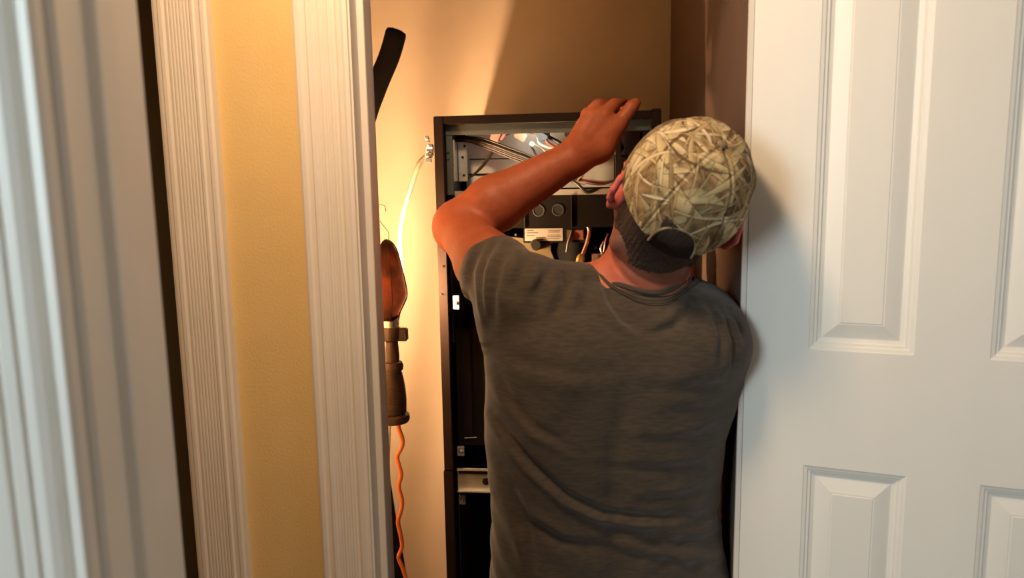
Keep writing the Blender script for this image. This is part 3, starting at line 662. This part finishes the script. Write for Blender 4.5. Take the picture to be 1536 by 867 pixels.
# shirt -----------------------------------------------------------------
def build_shirt():
    g = Grid((-.19, .92, .80), (.42, 1.42, 1.60), .0032)
    torso(g, 0, .0)
    g.cone(NB+np.array([0, .0, -.022]), SLp+np.array([0, 0, .004]), .052, .056, .035); g.cone(NB+np.array([.01, .0, -.03]), SRp, .050, .062, .035)
    g.cone(SLp, HL+(HL-SLp)*.12, .067, .066, .03); g.cone(SLp+np.array([.0, 0, -.01]), P(775, 486, 1.125), .062, .052, .03)
    g.cone(SRp, HR+(HR-SRp)*.3, .066, .054, .03); g.cone(SRp, P(1066, 560, 1.13), .060, .045, .03)
    # sleeve ends, with an open mouth round each arm
    for S_, H_, E_, r in ((SLp, HL, EL, .057), (SRp, HR, ER, .047)):
        d = (H_-S_)/np.linalg.norm(H_-S_); d2 = (E_-H_)/np.linalg.norm(E_-H_)
        sl, X, Y, Z = g.sub(H_-.16, H_+.16); pl_ = (X-H_[0])*d[0]+(Y-H_[1])*d[1]+(Z-H_[2])*d[2]
        ra = np.sqrt((X-H_[0])**2+(Y-H_[1])**2+(Z-H_[2])**2)
        g.f[sl] = np.where(ra < .12, np.maximum(g.f[sl], pl_), g.f[sl]).astype(np.float32)
        g.cone(H_-d*.02, H_+d*.08, r-.002, r-.002, 0, 'cut')
    # neck hole
    up = np.array([-.10, .22, 1.]); up /= np.linalg.norm(up); nc = NB+np.array([.002, 0, -.004])
    sl, X, Y, Z = g.sub(nc-.12, nc+.16); pl_ = (X-nc[0])*up[0]+(Y-nc[1])*up[1]+(Z-nc[2])*up[2]
    g.f[sl] = np.where(np.sqrt((X-nc[0])**2+(Y-nc[1])**2) < .085, np.maximum(g.f[sl], pl_-.012), g.f[sl]).astype(np.float32)
    g.f[:, :, :int((.855-g.lo[2])/g.h)] = .05
    V, Q = g.mesh('s'); V = smoothV(V, Q, 4)
    # cloth folds: lines drawn over the back, given in photo points and pressed in along the normal
    N = normals(V, Q); rel = V-CAM; dep = rel @ fw; px = 768+F*(rel @ CRt)/dep; py = 433.5-F*(rel @ CUp)/dep
    D = np.zeros(len(V))
    def fold(pts, w, amp, taper=True):
        pts = np.array(pts, float); best = np.full(len(V), 1e9); sg = np.zeros(len(V)); tt = np.zeros(len(V)); nseg = len(pts)-1
        for i in range(nseg):
            a, b = pts[i], pts[i+1]; v = b-a; t = np.clip(((px-a[0])*v[0]+(py-a[1])*v[1])/(v@v), 0, 1)
            dx, dy = px-a[0]-t*v[0], py-a[1]-t*v[1]; d = np.hypot(dx, dy); m_ = d < best
            cr = (v[0]*dy-v[1]*dx)/np.linalg.norm(v); best = np.where(m_, d, best); sg = np.where(m_, cr, sg); tt = np.where(m_, (i+t)/nseg, tt)
        tp = np.clip(np.sin(np.pi*np.clip(tt, .02, .98)), 0, 1)**.5 if taper else 1
        D[:] += 1.8*amp*tp*(np.exp(-(best/w)**2) - .75*np.exp(-((sg-w*1.5)/(w*1.1))**2)*(best < w*4))*np.clip(-N[:, 1]*2+.6, 0, 1)
    fold([(738, 618), (760, 655), (800, 700), (850, 745), (900, 768), (950, 776), (1000, 778), (1050, 772)], 6, .0050)
    fold([(742, 690), (770, 740), (790, 800), (800, 867)], 9, .0035)
    fold([(745, 560), (765, 600), (800, 640), (850, 668)], 7, .0030)
    fold([(1085, 640), (1050, 655), (990, 662), (930, 660)], 8, .0013); fold([(1080, 690), (1040, 700), (980, 705), (900, 700)], 8, .0017)
    fold([(1075, 730), (1040, 742), (990, 750), (960, 752)], 8, .0015); fold([(1090, 800), (1040, 815), (980, 812), (920, 795)], 9, .0018)
    fold([(1088, 848), (1030, 850), (960, 838), (880, 810)], 8, .0017); fold([(1095, 600), (1060, 612), (1000, 618)], 8, .0012)
    fold([(1084, 762), (1050, 780), (1010, 788)], 7, .0014); fold([(900, 822), (840, 812), (790, 780), (760, 740)], 8, .0028)
    fold([(1112, 560), (1070, 580), (1010, 585), (950, 580)], 12, .0012)
    fold([(905, 418), (915, 450), (935, 478), (965, 498)], 8, .0042); fold([(1036, 442), (1028, 468), (1008, 490), (975, 500)], 7, .0040)
    fold([(850, 404), (848, 430), (835, 462), (822, 490)], 8, .0034); fold([(828, 392), (815, 420), (800, 448)], 8, .0032)
    fold([(797, 372), (784, 400), (772, 430)], 8, .0032); fold([(770, 362), (748, 395), (738, 440), (738, 490)], 7, .0044)
    fold([(720, 372), (706, 410), (710, 460), (728, 505)], 6, .0030); fold([(740, 370), (722, 410), (724, 460), (733, 500)], 5, .0028)
    fold([(1054, 448), (1072, 470), (1082, 505), (1082, 550)], 6, .0034); fold([(1072, 452), (1092, 476), (1102, 515), (1098, 560)], 6, .0036)
    fold([(1088, 456), (1108, 480), (1116, 510)], 5, .003)
    fold([(880, 412), (878, 440), (868, 470)], 8, .0040); fold([(742, 520), (790, 545), (860, 560), (930, 558)], 12, .0016)
    x_, y_, z_ = V[:, 0], V[:, 1], V[:, 2]
    D += .0012*np.sin(z_*90+8*np.sin(x_*14)+3*np.sin(y_*20))*np.clip((1.25-z_)*5, 0, 1) + .0011*np.sin(x_*60+z_*35+4*np.sin(z_*17))*np.sin(z_*31-x_*22)
    V = V - N*D[:, None]; V = smoothV(V, Q, 2, .4)
    return npmesh('shirt', V-MO, Q, SHIRT, man), V
def shirt_mat():
    m = mat('grey_heather_jersey', (.066, .050, .037), .92, col2=(.046, .035, .026), nscale=55, stretch=(1, 1, 5), sheen=.25, spec=.15)
    nt = m.node_tree; b = nt.nodes['Principled BSDF']
    n = nt.nodes.new('ShaderNodeTexNoise'); n.inputs['Scale'].default_value = 900; n.inputs['Detail'].default_value = 2
    tc = nt.nodes.new('ShaderNodeTexCoord'); nt.links.new(tc.outputs['Object'], n.inputs['Vector'])
    bp = nt.nodes.new('ShaderNodeBump'); bp.inputs['Strength'].default_value = .35; bp.inputs['Distance'].default_value = .0008
    nt.links.new(n.outputs['Fac'], bp.inputs['Height']); nt.links.new(bp.outputs['Normal'], b.inputs['Normal']); return m
SHIRT = shirt_mat()
sh, SV = build_shirt(); sh['label'] = 'grey heather short-sleeved t-shirt'
# ribbed collar following the neck opening of the shirt
upn = np.array([-.10, .22, 1.]); upn /= np.linalg.norm(upn); nc = NB+np.array([.002, 0, -.004])
e1 = np.array([1, 0, .10]); e1 /= np.linalg.norm(e1); e2 = np.cross(upn, e1)
R_ = SV-nc; h_ = R_ @ upn; u_ = R_ @ e1; v_ = R_ @ e2
for (rad, th, nm) in ((.076, .0050, 'collar'), (.0845, .0012, 'collar_stitch'), (.0875, .0011, 'collar_stitch')):
    qs = np.linspace(-math.pi, math.pi, 72, endpoint=False); hh = []
    for q in qs:
        m_ = np.hypot(u_-rad*math.cos(q), v_-rad*math.sin(q)) < .005; hh.append(h_[m_].max() if m_.any() else .0)
    hh = np.array(hh)
    for _ in range(5): hh = (np.roll(hh, 1)+hh+np.roll(hh, -1))/3
    ring = [nc + upn*(h1+(.0005 if nm == 'collar' else .0002)) + (e1*math.cos(q)+e2*math.sin(q))*rad - MO for q, h1 in zip(qs, hh)]
    bm = bmesh.new(); tube(bm, ring+[ring[0]], th, 8); obj(nm, bm, SHIRT, man, smooth=True)

# hair under the cap -----------------------------------------------------
def build_hair():
    lo_ = HC-.135; g = Grid(lo_, HC+.135, .0024)
    g.ell(hd(0, -.014, .025), (.0805, .1005, .086), RH, 0); g.ell(hd(0, -.006, -.038), (.0715, .0665+.012, .062), RH, .015); g.cone(hd(0, -.012, -.04), hd(.006, -.022, -.115), .0715, .0700, .015, m=.03)
    sl, X, Y, Z = g.sub(lo_, HC+.14); x, y, z = X-HC[0], Y-HC[1], Z-HC[2]
    lx = RH[0, 0]*x+RH[1, 0]*y+RH[2, 0]*z; ly = RH[0, 1]*x+RH[1, 1]*y+RH[2, 1]*z; lz_ = RH[0, 2]*x+RH[1, 2]*y+RH[2, 2]*z
    cut = np.maximum(np.maximum(ly-.018+.5*np.clip(-lz_-.01, 0, 1), lz_-.045), -(lz_+.112-.46*np.abs(lx-.010)))
    cut = np.maximum(cut, .026-np.sqrt((np.abs(lx)-.09)**2+(ly+.012)**2+(lz_+.020)**2))
    g.f = np.maximum(g.f, cut.astype(np.float32)); V, Q = g.mesh('h'); V = smoothV(V, Q, 2); N = normals(V, Q)
    r_ = rng.rand(len(V)); L = (V-HC) @ RH; st2 = np.sin(L[:, 0]*900+40*L[:, 2])*.5+np.sin(L[:, 0]*1600-70*L[:, 2])*.5
    V = V+N*(.0012*r_+.0006*st2)[:, None]
    c = np.array([.060, .034, .022])*(1+.5*st2[:, None]*.6+.6*(r_[:, None]-.5)); grey = np.clip((-L[:, 2]-.03)*12, 0, 1)[:, None]; c = c*.6*(1-.2*grey)+np.array([.11, .055, .038])*.2*grey
    return npmesh('hair', V-MO, Q, HAIRM, man, np.clip(c, .004, 1))
HAIRM = attr_mat('short_brown_hair', .7, bump=.6, bscale=500, vary=.4)
o = build_hair(); o['label'] = 'short greying brown hair at the nape'

# cap ---------------------------------------------------------------------
def cap_pt(phi, e, off=0):
    rx, ryb, ryf = .0925+off, .104+off, .116+off
    ce = np.cos(e)**.75; se = np.sin(e)**1.0
    x = rx*np.cos(phi)*ce; yy = np.sin(phi); y = np.where(yy < 0, ryb, ryf)*yy*ce
    zr = -.006+.020*(yy+1)/2+.006*np.abs(np.cos(phi)); z = zr+(.127+off-zr)*se
    return x, y-.010-.018*se, z
def build_cap():
    NU, NV = 560, 190
    ph = np.linspace(0, 2*math.pi, NU, endpoint=False); ev = np.linspace(0, math.pi/2*.999, NV)
    PH, EV = np.meshgrid(ph, ev, indexing='ij'); x, y, z = cap_pt(PH, EV)
    # six panel seams and a few soft dents
    ang = ((PH+math.pi/6) % (math.pi/3))-math.pi/6; sd = np.abs(ang)*.1*np.cos(EV)
    ring = np.exp(-(sd/.0014)**2)*.0011 - np.exp(-((sd-.004)/.0015)**2)*.0005
    dent = .0030*np.sin(PH*3+1)*np.sin(EV*3)+.0020*np.sin(PH*7+EV*6)
    rr = 1-(ring+dent*.6)/.1; x *= rr; y *= rr; z = z-(ring+dent*.4)
    # back opening
    hgt = z-(-.006); hole = ((x/.033)**2+((z+.002)/.040)**2 < 1) & (y < 0) & (EV < 1.0)
    V = np.stack([x, y, z], -1).reshape(-1, 3)
    i = np.arange(NU)[:, None]; j = np.arange(NV-1)[None, :]; i2 = (i+1) % NU
    Q = np.stack([i*NV+j, i2*NV+j, i2*NV+j+1, i*NV+j+1], -1).reshape(-1, 4)
    Hf = hole.reshape(-1); Q = Q[~(Hf[Q].sum(1) > 1)]
    # straw camouflage print: tapered blades over a brown ground
    r2 = np.random.RandomState(11); ux = V[:, 0]*1.0; S = V/np.array([.0905, .108, .122]); S /= np.linalg.norm(S, axis=1)[:, None]
    col = np.tile([.19, .118, .055], (len(V), 1)); nz = .5+.5*np.sin(S[:, 0]*23+3*np.sin(S[:, 1]*19))*np.sin(S[:, 2]*21+S[:, 1]*13)
    col *= (.55+.9*nz)[:, None]
    pal = np.array([[.42, .30, .15], [.56, .43, .25], [.32, .22, .10], [.48, .37, .19], [.25, .165, .075], [.64, .52, .33], [.11, .065, .03], [.34, .28, .15]])
    for k in range(460):
        c = r2.randn(3); c[2] = c[2]+.2; c /= np.linalg.norm(c); t = np.cross(c, r2.randn(3)); t /= np.linalg.norm(t); b = np.cross(c, t)
        Lh = r2.uniform(.12, .60); wd = r2.uniform(.010, .050)*(1 if k > 130 else 2.4)*(1 if k < 330 else .45); curv = r2.uniform(-.8, .8)
        near = np.nonzero(S @ c > math.cos(Lh+.05))[0]
        u = S[near] @ t; v = S[near] @ b - curv*u*u; wloc = wd*np.clip(1-np.abs(u/Lh)**1.6, 0, 1)
        m_ = np.abs(v) < wloc; ii = near[m_]; q = v[m_]/np.maximum(wloc[m_], 1e-6)
        pc = pal[r2.choice(8, p=[.2, .16, .13, .16, .1, .08, .09, .08])]
        shade = .84+.20*q+.12*np.sin(v[m_]*300+u[m_]*40); edge = np.clip((np.abs(q)-.72)/.28, 0, 1)
        col[ii] = pc*(shade*(1-.52*edge))[:, None]
        m2 = (v > wloc) & (v < wloc+.010) & (wloc > .004); col[near[m2]] *= .50
    col = np.clip(col*1.0, .01, .9)
    # seam stitching lines slightly darker
    W = (V @ RH.T)+HC-MO
    o = npmesh('cap', W, Q, CAPM, man, col)
    sm = o.modifiers.new('s', 'SOLIDIFY'); sm.thickness = .0018; sm.offset = -1
    return o
CAPM = attr_mat('straw_camouflage_twill', .85, bump=.25, bscale=900, spec=.2, vary=.25)
capo = build_cap(); capo['label'] = 'straw and reed camouflage baseball cap with arched back opening'
def hpts(ps): return [Vector(hd(*p)-MO) for p in ps]
def cp(phi, e, off=0):
    x, y, z = cap_pt(np.array(phi), np.array(e), off); return (float(x), float(y), float(z))
CAPC = mat('camouflage_strap_cloth', (.26, .20, .11), .85, col2=(.12, .08, .04), nscale=45, bump=.3, bscale=400)
bm = bmesh.new(); bs = []
for i in range(25):
    ph = -math.pi/2+(-.40+.80*i/24); a = cp(ph, .0, .003); b = cp(ph, .05, .003); bs.append([bm.verts.new(Vector(hd(a[0], a[1], a[2]-.006)-MO)), bm.verts.new(Vector(hd(*b)-MO))])
for i in range(24): bm.faces.new((bs[i][0], bs[i+1][0], bs[i+1][1], bs[i][1]))
bmesh.ops.solidify(bm, geom=bm.faces[:], thickness=.002)
st3 = obj('cap_strap', bm, BLACKP, capo, smooth=True)
bm = T(hpts([(.033*math.cos(t), cap_pt(np.array(-math.pi/2), np.array(.35))[1]*(1-.06*abs(math.cos(t)))+.0+(-.004 if t < 9 else 0)+.0045*math.sin(t)*1.2, -.004+.042*math.sin(t)) for t in np.linspace(0, math.pi, 13)]), .0018, 3, 8); obj('opening_binding', bm, CAPC, capo, smooth=True)
bm = bmesh.new(); bmesh.ops.create_uvsphere(bm, u_segments=14, v_segments=8, radius=.0072)
for v in bm.verts: v.co = Vector(hd(0, -.028, .1275)-MO)+Vector(RH @ np.array([v.co.x, v.co.y, v.co.z*.5]))
obj('cap_button', bm, CAPC, capo, smooth=True)
bm = bmesh.new(); rows_ = []
for i in range(21):
    a = math.radians(20+140*i/20); row = []
    for j in range(8):
        t = j/7; bx = .089*math.cos(a); by = -.010+.115*math.sin(a); L_ = .066*math.sin((a-math.radians(20))/math.radians(140)*math.pi)**.6
        row.append(bm.verts.new(Vector(hd(bx*(1+.02*t), by+L_*t, .012-.012*t+.010*math.sin(a)-.030*(math.cos(a)**2)*t)-MO)))
    rows_.append(row)
for i in range(20):
    for j in range(7): bm.faces.new((rows_[i][j], rows_[i+1][j], rows_[i+1][j+1], rows_[i][j+1]))
bmesh.ops.remove_doubles(bm, verts=bm.verts, dist=1e-5); bmesh.ops.solidify(bm, geom=bm.faces[:], thickness=.003)
obj('cap_visor', bm, CAPC, capo, smooth=True)

# trousers, belt and boots (below the frame, still standing on the floor)
def build_trousers():
    g = Grid((-.10, .90, .04), (.42, 1.36, .98), .008)
    g.ell((.155, 1.135, .93), (.172, .118, .12), None, 0); g.f[:, :, int((.95-.04)/.008):] = .05
    for s in (-1, 1): g.cone((.155+s*.085, 1.135, .86), (.155+s*.10, 1.13, .48), .088, .068, .03); g.cone((.155+s*.10, 1.13, .48), (.155+s*.11, 1.15, .085), .066, .058, .03)
    g.f[:, :, :int((.075-.04)/.008)] = .05
    V, Q = g.mesh('t'); return npmesh('trousers', smoothV(V, Q, 2)-MO, Q, DENIM, man)
build_trousers()['label'] = 'blue denim trousers'
for s in (-1, 1):
    g = Grid((.155+s*.11-.07, 1.00, -.01), (.155+s*.11+.07, 1.36, .16), .006); x_ = .155+s*.11
    g.cone((x_, 1.10, .045), (x_, 1.27, .035), .043, .040, .0); g.cone((x_, 1.13, .06), (x_, 1.15, .13), .046, .044, .03); g.f[:, :, :2] = .05
    V, Q = g.mesh('o'); npmesh('boot', smoothV(V, Q, 2)-MO, Q, LEATHER, man)
